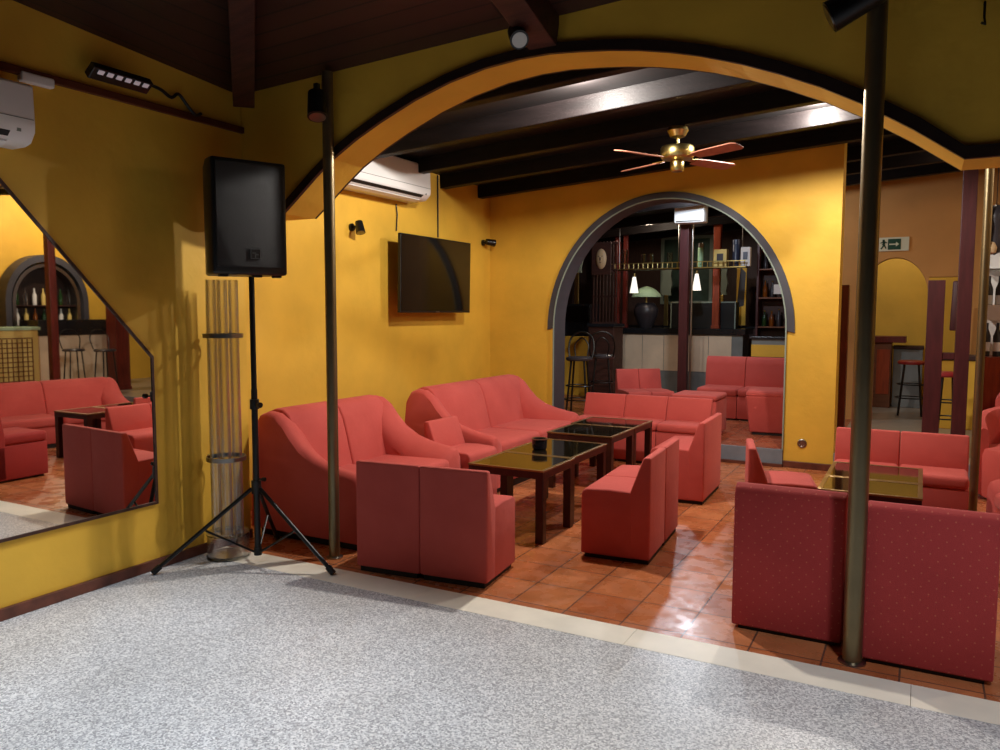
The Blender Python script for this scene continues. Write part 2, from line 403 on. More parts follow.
mb = MB(); mb.quad([P0, (-4.1, -4.8, 3.62), (.3, -4.8, 4.25), Ph]); mb.quad([(-4.1, 3.9, 3.03), (.3, -.5, 4.35), (.3, -4.8, 4.35), (-4.1, -4.8, 3.72)])
struct(mb.build('ceiling_left', M['planks_y']))
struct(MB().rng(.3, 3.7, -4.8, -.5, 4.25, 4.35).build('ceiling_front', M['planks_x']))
# hip rafter and tie beam of the front room
n_ = 9
def beam_between(p, q, w, h):
    p = Vector(p); q = Vector(q); d = (q - p); L = d.length; d.normalize()
    sd = d.cross(Vector((0, 0, 1))).normalized(); u = sd.cross(d).normalized()
    R = Matrix((sd, d, u)).transposed()
    return MB().box((p + q) / 2, (w, L, h), R, .006)
struct(beam_between((-3.85, 3.69, 2.92), (-1.25, 1.20, 3.74), .13, .17).build('trim_9', M['darkwood']))
struct(beam_between((-1.80, 3.82, 3.02), (-1.80, -.4, 4.18), .16, .20).build('trim_10', M['darkwood']))
for i, y in enumerate((4.75, 5.55, 6.35, 7.15, 7.95, 8.95, 9.75, 10.55, 11.9, 12.9, 13.9)):
    xs = -4.57 if y < 8.2 else -6.4
    xe = 6.2
    p = Vector((xs, y, ceilz(xs) - .066)); q = Vector((xe, y, ceilz(xe) - .066))
    struct(beam_between(p, q, .10, .145).build('trim_%d' % (11 + i), M['beamwood']))

# ------------------------------------------------------------------ BRASS POLES
def pole(x, y, z1, r, label):
    t = thing('metal_pole', label, 'pole', (x, y, 0), 0, 'round bronze poles')
    MB().cyl((0, 0, .004), (0, 0, z1), r, seg=32).build('shaft', M['darkbrass'], t, True)
    MB().lathe([(0, 0), (r + .018, 0), (r + .018, .006), (r + .004, .012), (0, .012)], seg=32).build('base_flange', M['steel'], t, True)
    return t
pole(-.215, 3.70, 3.18, .0405, 'thick bronze pole in front of the dotted red chair backs')
pole(-3.215, 3.75, 2.99, .034, 'bronze pole standing before the near red loveseat')
pole(.395, 6.85, 3.29, .03, 'far bronze pole at the right edge beyond the facing red chairs')

# ------------------------------------------------------------------ MODULAR CHAIRS
def module(w, d, h, seat_h, label, loc, rz, group, tb=.045, bb=.12, fab='fabric', lip=False):
    t = thing('lounge_chair', label, 'chair', loc, rz, group)
    MB().rng(-w / 2 + .02, w / 2 - .02, -d + .02, -.01, 0, .03).build('plinth', M['plinth'], t)
    if lip:
        MB().rng(-w / 2, w / 2, -d, -.01, .028, seat_h - .09, .008).build('base', M[fab], t, True)
        MB().rng(-w / 2 + .001, w / 2 - .001, -d - .012, -bb * .8, seat_h - .09, seat_h, .032, 4).build('seat', M[fab], t, True)
    else:
        pf = [(-d, .028), (-d, seat_h - .045), (-d + .004, seat_h - .026), (-d + .015, seat_h - .010), (-d + .035, seat_h - .001), (-d * .6, seat_h + .006), (-bb * .8, seat_h), (-bb * .8, .028)]
        MB().prism(pf, 'x', -w / 2, w / 2, .012, 3).build('seat', M[fab], t, True)
    poly = [(.001, .03), (.001, h), (-tb, h), (-bb - .01, seat_h - .01), (-bb, .03)]
    MB().prism(poly, 'x', -w / 2 - .001, w / 2 + .001, .012).build('backrest', M[fab], t, True)
    return t
ang = rad(186)
c1 = module(.424, .44, .668, .445, 'low red chair seen from behind, nearest the left bronze pole', (-2.72, 3.64, 0), ang, 'low red modular chairs')
dup(c1, (-2.295, 3.685, 0), ang, 'low red chair seen from behind, its seat corner by the near table')
ang = rad(-86)
dup(c1, (-1.428, 4.75, 0), ang, 'low red chair in side view, right of the glass tables and nearest the camera')
dup(c1, (-1.458, 5.18, 0), ang, 'low red chair touching the far side of the side-view chair by the near table')
module(.72, .44, .67, .44, 'wider low red chair with bright back, right of the far glass tables', (-1.505, 6.56, 0), rad(-88), 'low red modular chairs')
dup(c1, (-1.01, 5.40, 0), rad(103), 'low red chair with its narrow back edge showing above the wide dotted chair')
dup(c1, (-3.50, 5.41, 0), rad(88), 'low red chair squeezed between the two sofas along the wall')
c3 = module(.46, .46, .66, .43, 'leftmost chair of the red row before the arch step', (-3.03, 8.10, 0), 0, 'row of red chairs before the arch', lip=True)
dup(c3, (-2.565, 8.10, 0), 0, 'middle chair of the red row before the arch step')
dup(c3, (-2.10, 8.10, 0), 0, 'rightmost chair of the red row before the arch step')
c4 = module(.44, .46, .665, .435, 'red chair facing the camera behind the right glass table, beside the bronze pole', (-.33, 6.55, 0), 0, 'pair of red chairs facing the camera', lip=True)
dup(c4, (.115, 6.55, 0), rad(-1), 'red chair facing the camera behind the right glass table, the right of the pair')

def highback(w, d, h, sh, label, loc, rz, group, fab):
    t = thing('high_back_chair', label, 'chair', loc, rz, group)
    MB().rng(-w / 2 + .03, w / 2 - .03, -d + .03, -.02, 0, .02).build('plinth', M['plinth'], t)
    MB().rng(-w / 2, w / 2, -d, -.02, .02, sh - .10, .012).build('base', M[fab], t, True)
    MB().rng(-w / 2 + .002, w / 2 - .002, -d - .01, -.11, sh - .10, sh, .035, 4).build('seat', M[fab], t, True)
    poly = [(0, .02), (0, h - .05), (-.015, h - .018), (-.05, h), (-.09, h - .008), (-.12, h - .035), (-.145, h - .1), (-.175, sh), (-.175, .02)]
    MB().prism(poly, 'x', -w / 2, w / 2, .010).build('backrest', M[fab], t, True)
    return t
h1 = highback(.50, .56, .722, .43, 'dotted red chair back, left of the thick bronze pole', (-.52, 3.825, 0), rad(180), 'dotted red chairs at the threshold', 'fabric_dots')
dup(h1, (.07, 3.715, 0), rad(180), 'dotted red chair back, right of the thick bronze pole')
h2 = highback(.52, .66, .79, .405, 'tall red chair inside the arch, left of a pair facing out', (-2.31, 10.82, FZ), 0, 'tall red chairs beyond the arch', 'fabric')
dup(h2, (-1.785, 10.82, FZ), 0, 'tall red chair inside the arch, right of a pair facing out')
# low pair turned sideways against the bar
c5 = module(.33, .62, .56, .28, 'low red chair by the bar front, the left of two', (-3.77, 10.85, FZ), rad(38), 'low chairs by the bar')
dup(c5, (-3.505, 11.058, FZ), rad(38), 'low red chair by the bar front, the right of two')
# big box bench and tapered ottoman in the arch
t = thing('box_bench', 'boxy red bench behind the row of chairs, just inside the arch', 'bench', (-2.20, 8.86, FZ), 0)
MB().rng(-.19, .19, -.2, .2, 0, .03).build('plinth', M['plinth'], t)
MB().rng(-.26, .25, -.27, .27, .03, .40, .01).build('base', M['fabric'], t, True)
MB().rng(-.262, .252, -.275, .275, .40, .465, .03, 4).build('seat', M['fabric'], t, True)
t = thing('ottoman', 'tapered red ottoman at the right side of the arch', 'ottoman', (-1.50, 9.36, FZ), rad(6))
MB().rng(-.18, .18, -.26, .2, 0, .02).build('plinth', M['plinth'], t)
tb_ = bmesh.new()
def taper(w0, w1, d0, d1, z0, z1, bev):
    m_ = MB(); b_ = bmesh.new(); bmesh.ops.create_cube(b_, size=1)
    for v in b_.verts:
        top = v.co.z > 0; w, d_ = (w1, d1) if top else (w0, d0)
        v.co = Vector((v.co.x * w, v.co.y * d_, z1 if top else z0))
    bmesh.ops.bevel(b_, geom=list(b_.edges), offset=bev, segments=3, profile=.5, affect='EDGES')
    m_._merge(b_); return m_
tb_.free()
taper(.42, .52, .5, .58, .02, .44, .02).build('base', M['fabric'], t, True)
taper(.53, .49, .59, .54, .435, .50, .03).build('seat', M['fabric'], t, True)

# ------------------------------------------------------------------ SOFAS
def sofa(label, loc, rz, L, group, seams=1):
    """front along local -x ... local x: 0 front edge, -D rear; y along length"""
    D = .94
    t = thing('sofa', label, 'sofa', loc, rz, group)
    MB().rng(-D + .05, -.04, .04, L - .04, 0, .06).build('plinth', M['plinth'], t)
    MB().rng(-D + .05, -.03, .05, L - .05, .058, .30, .015).build('base', M['fabric'], t, True)
    prof = [(0, .055), (.005, .44), (-.012, .485), (-.05, .505), (-.12, .515), (-.25, .54), (-.38, .58), (-.50, .65), (-.58, .73), (-.65, .815), (-.72, .86), (-.79, .87), (-.86, .845), (-.90, .78), (-.92, .60), (-D, .055)]
    for y0, nm in ((0, 0), (L, 1)):
        # arm: swept shape, slightly splayed towards the seat
        b_ = bmesh.new(); rows = []
        sg = 1 if nm == 0 else -1
        ys = [0, .02, .05, .09, .14, .19, .23]
        drops = [.04, .012, 0, .008, .035, .08, .16]
        for yy, dr in zip(ys, drops):
            sh = 1
            rows.append([b_.verts.new((px - (dr * .35 if px > -.03 and pz > .06 else 0), y0 + sg * yy, max(.055, pz - (dr if pz > .06 else 0)))) for px, pz in prof])
        n = len(prof)
        for a, b in zip(rows, rows[1:]):
            for i in range(n): b_.faces.new((a[i], a[(i + 1) % n], b[(i + 1) % n], b[i]))
        b_.faces.new(rows[0]); b_.faces.new(rows[-1][::-1])
        bmesh.ops.recalc_face_normals(b_, faces=b_.faces)
        m_ = MB(); m_._merge(b_); m_.build('arm', M['fabric'], t, True)
    n = seams + 1; w = (L - .26) / n
    for k in range(n):
        y0 = .13 + k * w; y1 = y0 + w
        MB().rng(-.60, -.008, y0 + .001, y1 - .001, .29, .43, .045, 5).build('seat_cushion', M['fabric'], t, True)
    # back: two panels meeting at the seam; outer ends flow into the arms
    bp = [(-.53, .30), (-.55, .42), (-.575, .52), (-.605, .64), (-.64, .76), (-.68, .84), (-.735, .876), (-.80, .88), (-.865, .855), (-.905, .79), (-.918, .60), (-.925, .06), (-.58, .06)]
    for k in range(n):
        y0 = .10 + k * (L - .20) / n; y1 = y0 + (L - .20) / n
        e0 = .0 if k else .0
        MB().prism(bp, 'y', y0 + .0005, y1 - .0005, .02, 4).build('backrest', M['fabric'], t, True)
    return t
sofa('red loveseat against the yellow wall, behind the left bronze pole', (-3.13, 3.885, 0), 0, 1.27, 'red sofas along the wall')
sofa('long red sofa under the television', (-3.12, 5.68, 0), 0, 1.88, 'red sofas along the wall')
sf = sofa('red sofa seen in the wall mirror, its arm end just inside the right edge', (.44, 6.28, 0), rad(190), 1.75, None); sf.scale = (.85, 1, .82)

# ------------------------------------------------------------------ TABLES
def table(label, x0, x1, y0, y1, group, ztop=.50):
    w, d = x1 - x0, y1 - y0
    t = thing('coffee_table', label, 'table', ((x0 + x1) / 2, (y0 + y1) / 2, 0), 0, group)
    h = .062
    for sx in (-1, 1):
        for sy in (-1, 1):
            MB().box((sx * (w / 2 - .03), sy * (d / 2 - .03), (ztop - .055) / 2), (.058, .058, ztop - .055), None, .004).build('leg', M['tablewood'], t)
    mb = MB()
    for s in (-1, 1):
        mb.rng(-w / 2, w / 2, s * (d / 2) - (.02 if s > 0 else 0), s * (d / 2) + (.02 if s < 0 else 0), ztop - .06, ztop - .012, .002)
        mb.rng(s * (w / 2) - (.02 if s > 0 else 0), s * (w / 2) + (.02 if s < 0 else 0), -d / 2 + .02, d / 2 - .02, ztop - .06, ztop - .012, .002)
    mb.build('apron', M['tablewood'], t)
    fr = MB(); f = .022
    fr.rng(-w / 2 - .004, w / 2 + .004, -d / 2 - .004, -d / 2 + f, ztop - .012, ztop, .002); fr.rng(-w / 2 - .004, w / 2 + .004, d / 2 - f, d / 2 + .004, ztop - .012, ztop, .002)
    fr.rng(-w / 2 - .004, -w / 2 + f, -d / 2 + f, d / 2 - f, ztop - .012, ztop, .002); fr.rng(w / 2 - f, w / 2 + .004, -d / 2 + f, d / 2 - f, ztop - .012, ztop, .002)
    fr.build('rim', mat('worn gilt rim', (140, 112, 70), .3, metal=.7), t)
    MB().rng(-w / 2 + f, w / 2 - f, -d / 2 + f, d / 2 - f, ztop - .012, ztop - .002).build('glass_top', M['darkglass'], t)
    return t
table('square glass-topped table nearest the camera, left of the side-view chairs', -2.745, -2.17, 4.62, 5.14, 'low glass tables')
table('square glass-topped table pushed behind the nearest one, carrying the ashtray', -2.755, -2.19, 5.15, 5.85, 'low glass tables')
table('dark glass-topped table third from the camera before the long sofa', -2.87, -2.27, 6.19, 6.78, 'low glass tables')
table('farthest dark glass-topped table, close to the row of chairs', -2.90, -2.27, 6.79, 7.32, 'low glass tables')
table('glass-topped table directly behind the dotted chairs', -.51, .04, 4.96, 5.385, 'low glass tables on the right')
table('glass-topped table in front of the pair facing the camera', -.51, .04, 5.395, 5.93, 'low glass tables on the right')
t = thing('ashtray', 'small dark glass ashtray on the near pair of tables', 'ashtray', (-2.55, 5.36, .499))
MB().lathe([(0, .0), (.046, 0), (.056, .01), (.060, .08), (.05, .08), (.042, .02), (0, .018)], seg=24).build('bowl', mat('dark blue glass', (40, 42, 54), .12, trans=.3), t, True)
MB().lathe([(.052, .079), (.0615, .079), (.0615, .086), (.052, .086), (.052, .079)], seg=24).build('rim', M['steel'], t, True)

# ------------------------------------------------------------------ TV, SPOTS, AC, FAN
t = thing('television', 'flat black television tilted out from the yellow wall', 'television', (-4.37, 6.74, 1.92), 0)
R = Matrix.Rotation(rad(2), 3, 'Y')
MB().box((-.012, 0, 0), (.035, 1.30, .755), None, .006).build('casing', M['blackplastic'], t)
MB().rng(.0058, .0075, -.64, .64, -.358, .367).build('screen', M['screenglass'], t)
MB().box((-.108, 0, 0), (.17, .10, .22), None, .004).build('wall_bracket', M['blackmetal'], t)
MB().rng(.005, .009, -.03, .03, -.374, -.362).build('logo_plate', M['steel'], t)
t.rotation_euler = (0, rad(1), 0)
MB_ = MB().tube([(-4.562, 7.05, 2.34), (-4.562, 7.05, 2.99)], .008, 8); tag(MB_.build('cable_conduit', M['blackplastic'], None, True), 'thin dark cable running up the wall above the television', 'cable')
tag(MB().tube([(-4.56, 6.30, 2.34), (-4.555, 6.31, 2.5), (-4.56, 6.30, 2.60)], .006, 8).build('power_cable', M['blackplastic'], None, True), 'short dark cable between air conditioner and television', 'cable')

def wallspot(label, y, z, dirn, X=-4.57):
    t = thing('spotlight', label, 'lamp', (X, y, z), 0, 'small black wall spotlights')
    MB().cyl((0, 0, 0), (.02, 0, 0), .035, seg=20).build('mount', M['blackmetal'], t, True)
    MB().cyl((.02, 0, 0), (.09, 0, .01), .009, seg=10).build('arm', M['blackmetal'], t, True)
    d = Vector(dirn).normalized(); c = Vector((.10, 0, 0))
    s_ = MB().cyl(c - d * .05, c + d * .06, .034, .043, 24).build('lamp_head', M['blackmetal'], t, True)
    MB().cyl(c + d * .0605, c + d * .063, .035, seg=24).build('lens', M['steel'], s_, True)
wallspot('small black spotlight on the yellow wall left of the television', 5.62, 2.31, (.4, -.25, -1))
wallspot('small black spotlight on the yellow wall near the corner, right of the television', 8.02, 2.36, (.5, .8, -.1))

def aircon(name_label, loc, L, H, DP, cat='air conditioner'):
    t = thing('air_conditioner', name_label, cat, loc, 0)
    prof = [(0, 0), (DP * .55, 0), (DP * .8, .012), (DP * .98, .06), (DP, .10), (DP * .97, H - .01), (DP * .9, H), (0, H)]
    MB().prism([(u, v) for u, v in prof], 'y', 0, L, .010, 3).build('casing', M['white'], t, True)
    a, b = Vector((DP * .62, 0, -.0012)), None
    MB().prism([(DP * .70, .0035), (DP * .955, .052), (DP * .965, .048), (DP * .71, -.001)], 'y', .05, L - .12).build('air_slot', M['darkslot'], t)
    MB().prism([(DP * .60, -.004), (DP * .80, .010), (DP * .80, .004), (DP * .60, -.012)], 'y', .05, L - .12).build('louvre', M['white'], t)
    MB().rng(DP - .003, DP + .001, .01, L - .01, .118, .122).build('panel_seam', mat('grey seam', (120, 120, 118), .6), t)
    MB().rng(DP * .93, DP * .985, L - .09, L - .07, .055, .075).build('indicator', mat('grey display', (120, 130, 120), .4), t)
    return t
aircon('white air conditioner high on the wall left of the television, partly behind the arch', (-4.57, 5.24, 2.63), 1.27, .345, .28)
aircon('white air conditioner cut by the left edge above the mirror', (-4.015, 1.425, 2.35), .90, .29, .20)
t = thing('pipe_cover', 'short white pipe cover beside the left air conditioner', 'pipe cover', (-4.0, 2.43, 2.695))
MB().rng(-.014, .03, -.07, .10, -.005, .045, .01, 3).build('cover', M['white'], t, True)

t = thing('ceiling_fan', 'brass ceiling fan with four wooden blades', 'ceiling fan', (-1.80, 6.35, 2.79), rad(61))
zc = ceilz(-1.80) - .137 - 2.79
MB().lathe([(0, zc), (.075, zc), (.085, zc - .03), (.06, zc - .075), (.02, zc - .09), (0, zc - .09)], seg=28).build('canopy', M['brass'], t, True)
MB().cyl((0, 0, .09), (0, 0, zc - .08), .012, seg=14).build('rod', M['brass'], t, True)
MB().lathe([(0, .11), (.06, .11), (.125, .10), (.135, .085), (.135, .02), (.12, .0), (.06, -.01), (0, -.01)], seg=36).build('motor_housing', M['brass'], t, True)
MB().lathe([(0, -.01), (.05, -.012), (.057, -.03), (.055, -.085), (.045, -.10), (0, -.105)], seg=28).build('switch_housing', M['brass'], t, True)
for k in range(4):
    th = k * PI / 2
    R = Matrix.Rotation(th, 4, 'Z') @ Matrix.Translation((0, 0, .0)) @ Matrix.Rotation(rad(-12), 4, 'X')
    m_ = MB(); m_.prism([(.19, -.05), (.30, -.062), (.60, -.068), (.635, -.045), (.635, .045), (.60, .068), (.30, .062), (.19, .05)], 'z', -.004, .004, .001)
    bmesh.ops.transform(m_.bm, matrix=R, verts=m_.bm.verts); bl = m_.build('blade', M['fanwood'], t, False)
    m_ = MB(); m_.prism([(.10, -.015), (.20, -.03), (.26, -.03), (.26, .03), (.20, .03), (.10, .015)], 'z', .004, .010)
    bmesh.ops.transform(m_.bm, matrix=R, verts=m_.bm.verts); m_.build('blade_iron', M['brass'], bl)

# ------------------------------------------------------------------ WALL MIRROR (left)
mp_ = [(3.068, .41), (3.068, 1.28), (2.12, 2.325), (.75, 2.325), (-.20, 1.28), (-.20, .41)]
t = thing('wall_mirror', 'large angular mirror on the yellow wall, cut by the left edge', 'mirror', (-4.015, 0, 0))
MB().prism(mp_, 'x', .0, .012).build('glass', M['mirror'], t)
def inset(pl, d):
    c = Vector((sum(p[0] for p in pl) / len(pl), sum(p[1] for p in pl) / len(pl))); out = []
    n = len(pl)
    for i in range(n):
        a, p, b = Vector(pl[i - 1]), Vector(pl[i]), Vector(pl[(i + 1) % n])
        e1 = (p - a).normalized(); e2 = (b - p).normalized()
        n1 = Vector((-e1.y, e1.x)); n2 = Vector((-e2.y, e2.x)); m_ = (n1 + n2).normalized(); out.append(tuple(p + m_ * d / max(.3, m_.dot(n1))))
    return out
io = inset(mp_, -.012); ii = inset(mp_, .004)
mb = MB()
for i in range(len(mp_)):
    j = (i + 1) % len(mp_)
    mb.prism([io[i], io[j], ii[j], ii[i]], 'x', .0, .018)
mb.build('frame', M['darkwood'], t)

# ------------------------------------------------------------------ LED BAR + CABLE
t = thing('stage_light_bar', 'black LED light bar mounted high on the left wall', 'lamp', (-3.985, 2.86, 2.815), 0)
R = Matrix.Rotation(rad(-38), 3, 'Y')
MB().box((.075, 0, .005), (.08, .36, .045), R, .006).build('casing', M['blackmetal'], t)
MB().box((.0, -.02, .03), (.06, .10, .05), None, .004).build('bracket', M['blackmetal'], t)
for k in range(6):
    c = R @ Vector((.02, -.135 + k * .054, -.026)); MB().box(Vector((.075, 0, .005)) + c + R @ Vector((0, 0, -.002)), (.026, .034, .006), R, .002).build('led_lens', M['ledglow'], t)
tag(MB().stube([(-3.93, 2.98, 2.85), (-3.94, 3.06, 2.845), (-3.96, 3.16, 2.84), (-3.985, 3.25, 2.82), (-3.98, 3.30, 2.85), (-3.98, 3.36, 2.80), (-3.98, 3.42, 2.755), (-3.975, 3.46, 2.77)], .010, 8).build('lamp_cable', M['blackplastic'], None, True), 'black cable trailing right of the LED light bar', 'cable')

# pole-top and beam spotlights
def can_spot(label, p, d, r, L, group='black stage spotlights'):
    t = thing('stage_spotlight', label, 'lamp', p, 0, group); d = Vector(d).normalized()
    b = MB().cyl(-d * L * .5, d * L * .5, r * .85, r, 24).build('lamp_head', M['blackmetal'], t, True)
    MB().cyl(d * (L * .5 + .001), d * (L * .5 + .004), r * .8, seg=24).build('lens', M['steel'], b, True)
    MB().box((0, 0, r + .02), (.03, .03, .09), None, .003).build('yoke', M['blackmetal'], t)
    return t
can_spot('black spotlight clamped at the top of the left bronze pole', (-3.215, 3.655, 2.775), (.25, -.25, -1), .06, .16)
can_spot('small black spotlight hanging beside the short timber beam', (-1.86, 3.62, 2.945), (.5, -.6, -.6), .048, .12)
can_spot('large black spotlight at the top of the thick bronze pole, by the top edge', (-.28, 3.59, 2.82), (-.85, -.1, -.42), .066, .24)
t = thing('wall_hook', 'small dark hook on the arch wall at upper right', 'hook', (.172, 3.80, 2.75))
MB().tube([(0, .02, .05), (0, -.01, .05), (0, -.012, -.01), (.004, -.02, -.04), (-.01, -.03, -.035)], .005, 8).build('hook', M['blackmetal'], t, True)
t = thing('socket', 'round metal socket low on the yellow wall right of the arch', 'socket', (-1.005, 8.2, .25))
MB().lathe([(0, 0), (.045, 0), (.045, .008), (.036, .014), (.030, .014), (.026, .006), (0, .006)], seg=28, rot=Matrix.Rotation(rad(90), 3, 'X')).build('plate', M['steel'], t, True)

# ------------------------------------------------------------------ SPEAKER + STAND
SX, SY = -3.55, 3.43
t = thing('speaker_stand', 'black tripod speaker stand in front of the clear tubes', 'speaker stand', (SX, SY, 0), 0)
MB().cyl((0, 0, .06), (0, 0, 1.08), .019, seg=20).build('lower_tube', M['blackmetal'], t, True)
MB().cyl((0, 0, 1.0), (0, 0, 1.76), .0165, seg=20).build('upper_pole', M['blackmetal'], t, True)
MB().cyl((0, 0, .96), (0, 0, 1.02), .028, seg=20).build('collar', M['blackplastic'], t, True)
mb = MB().cyl((0, 0, .99), (.06, -.02, .99), .006, seg=8); mb.cyl((.055, -.02, .99), (.075, -.025, .99), .017, seg=14); mb.build('clamp_knob', M['blackplastic'], t, True)
MB().cyl((0, 0, .44), (0, 0, .52), .030, seg=20).build('leg_hub', M['blackplastic'], t, True)
MB().cyl((0, 0, .055), (0, 0, .10), .024, seg=20).build('foot_hub', M['blackplastic'], t, True)
mb = MB().cyl((0, 0, .53), (.045, .01, .53), .005, seg=8); mb.cyl((.045, .01, .53), (.062, .01, .53), .013, seg=12); mb.build('lock_knob', M['blackplastic'], t, True)
for fx, fy in ((-3.935 - SX, 2.975 - SY), (-2.995 - SX, 3.48 - SY), (-3.80 - SX, 3.85 - SY)):
    d = Vector((fx, fy, 0)); n = d.normalized()
    lg = MB().cyl(n * .028 + Vector((0, 0, .47)), d * .97 + Vector((0, 0, .028)), .0125, seg=14).build('leg', M['blackmetal'], t, True)
    MB().cyl(d * .93 + Vector((0, 0, .047)), d + Vector((0, 0, .012)), .019, seg=14).build('rubber_foot', M['blackplastic'], lg, True)
    MB().cyl(n * .02 + Vector((0, 0, .075)), d * .50 + Vector((0, 0, .235)), .007, seg=8).build('brace', M['blackmetal'], t, True)

t = thing('loudspeaker', 'large black loudspeaker on top of the tripod stand', 'loudspeaker', (SX - .06, SY - .02, 1.765), rad(66))
# local -y is the grille side
prof = [(-.29, -.0), (-.29, .05), (-.19, .34), (.17, .34), (.29, .05), (.29, 0)]
MB().prism([(-.22, -.17), (.22, -.17), (.22, -.06), (.16, .17), (-.16, .17), (-.22, -.06)], 'z', 0, .66, .016, 3).build('cabinet', M['blackplastic'], t, True)
MB().box((0, -.174, .34), (.405, .016, .595), None, .007).build('grille', M['grille'], t, True)
b = MB().box((.02, -.1845, .12), (.058, .004, .058), None, .001).build('badge', M['blackplastic'], t)
mb = MB()
mb.box((.02, -.187, .147), (.058, .002, .003)); mb.box((.02, -.187, .093), (.058, .002, .003)); mb.box((-.008, -.187, .12), (.003, .002, .056)); mb.box((.048, -.187, .12), (.003, .002, .056))
mb.box((.012, -.187, .125), (.022, .002, .006)); mb.box((.026, -.187, .116), (.022, .002, .006)); mb.box((.019, -.187, .107), (.006, .002, .02))
mb.build('badge_mark', mat('badge grey', (70, 72, 74), .5), b)
for k, x in enumerate((-.15, .05, .17)):
    MB().box((x, -.12, -.006), (.05, .04, .014), None, .003).build('rubber_foot', M['blackplastic'], t)

# ------------------------------------------------------------------ CLEAR TUBE COLUMN
TX, TY = -3.825, 3.45
t = thing('bubble_column', 'clear acrylic tube column in a round glass base beside the speaker stand', 'tube column', (TX, TY, 0))
for k in range(6):
    a = k * PI / 3 + .3; px, py = .075 * math.cos(a), .075 * math.sin(a)
    mb = MB(); mb.lathe([(.031, .14), (.031, 1.745), (.0275, 1.745), (.0275, .14), (.031, .14)], (px, py, 0), 20)
    mb.build('tube', M['acrylic'], t, True)
mb = MB(); mb.lathe([(.128, .012), (.128, .148), (.121, .148), (.121, .02), (0, .02), (0, .012), (.128, .012)], seg=36); mb.build('base_drum', M['acrylic'], t, True)
mb = MB(); mb.lathe([(.134, .148), (.134, .158), (.10, .158), (.10, .148), (.134, .148)], seg=36); mb.build('base_rim', M['glass'], t, True)
mb = MB(); mb.lathe([(.134, 0.0), (.134, .012), (.10, .012), (.10, 0), (.134, 0)], seg=36); mb.build('foot_ring', M['glass'], t, True)
for z in (.63, 1.40):
    mb = MB(); mb.lathe([(.120, z - .012), (.120, z + .014), (.114, z + .014), (.114, z - .012), (.120, z - .012)], seg=36)
    mb.box((-.134, 0.0, z), (.04, .03, .022)); mb.build('clamp', M['steel'], t, True)

# ------------------------------------------------------------------ BAR BEYOND THE ARCH
t = thing('bar_counter', 'long bar counter with black top beyond the arch', 'bar counter', (-3.75, 12.9, FZ))
MB().rng(-1.3, 1.27, -.06, .62, 1.02, 1.115, .006).build('counter_top', M['counterblack'], t)
MB().rng(-1.25, 1.22, 0, .5, 0, 1.02).build('body', M['greystone'], t)
for k in range(5): MB().rng(-.82 + k * .375, -.82 + (k + 1) * .375 - .008, -.012, 0, .40, 1.0, .003).build('stone_panel', M['panelstone'], t)
MB().rng(-1.25, 1.22, -.03, 0, 0, .06).build('kick_strip', M['paleframe'], t)
def post(label, x, y, z0, z1, w, m, name='timber_post', group='timber posts'):
    t = thing(name, label, 'post', (x, y, z0), 0, group)
    MB().rng(-w / 2, w / 2, -w / 2, w / 2, 0, z1 - z0, .004).build('shaft', M[m], t)
    MB().rng(-w / 2 - .012, w / 2 + .012, -w / 2 - .012, w / 2 + .012, 0, .05, .004).build('base_block', M[m], t)
    return t
post('dark timber post standing in the middle of the arch view', -3.06, 11.3, FZ, ceilz(-3.06), .125, 'purplepost')
tag(MB().cyl((-2.955, 11.30, FZ), (-2.955, 11.30, ceilz(-2.95)), .016, seg=14).build('metal_pipe', M['steel'], None, True), 'thin pale pipe beside the middle timber post', 'pipe')
post('orange brown post rising from the bar counter right of centre', -3.01, 13.1, FZ + 1.115, ceilz(-3.0), .11, 'orangepost')
post('reddish post on the bar counter, left of a close pair', -4.73, 13.1, FZ + 1.115, ceilz(-4.7), .075, 'redpost')
post('reddish post on the bar counter, right of a close pair', -4.59, 13.1, FZ + 1.115, ceilz(-4.6), .07, 'redpost')
post('dark red post close to the right end of the yellow rear wall', -.75, 9.0, FZ, 1.84, .13, 'redpost')
post('dark plum post right of the exit archway', .11, 8.62, FZ, 1.86, .145, 'purplepost')
post('tall dark plum post beside the far bronze pole', .345, 8.62, FZ, 3.3, .12, 'purplepost')
t = thing('screen_rail', 'dark wooden rail joining the two plum posts', 'rail', (.228, 8.62, 1.14))
MB().rng(-.045, .057, -.06, .06, -.03, .03, .004).build('rail', M['purplepost'], t)
t = thing('wood_cabinet', 'dark brown wooden cabinet at the left end of the bar', 'cabinet', (-4.46, 11.7, FZ))
MB().rng(-.21, .21, -.1, .35, 0, 1.15, .006).build('body', M['darkwood'], t)
MB().rng(-.23, .23, -.13, .37, 1.15, 1.20, .006).build('top', M['counterblack'], t)
mb = MB()
for k in range(8): mb.rng(-.20 + k * .055, -.185 + k * .055, .05, .07, 1.20, 2.5)
for k in range(4): mb.rng(-.21, .21, .045, .075, 1.2 + k * .42, 1.225 + k * .42)
mb.build('lattice', M['darkwood'], t)
t = thing('wall_partition', 'low yellow partition behind the bar stools', 'partition', (-4.95, 12.0, FZ))
MB().rng(-.45, .28, 0, .1, 0, .98).build('panel', M['ochre'], t)
t = thing('dark_fridge', 'dark cabinet behind the stools at the left of the arch view', 'cabinet', (-5.25, 12.45, FZ))
MB().rng(-.3, .3, -.1, .4, 0, 1.52, .01).build('body', M['counterblack'], t)
MB().rng(-.27, .27, -.11, -.1, 1.22, 1.48).build('door', M['screenglass'], t)
t = thing('display_screen', 'wide dark glass-fronted unit with pale frame on the bar', 'display case', (-3.27, 13.25, FZ + 1.115))
MB().rng(-.54, .54, 0, .3, 0, .44, .004).build('body', M['blackplastic'], t)
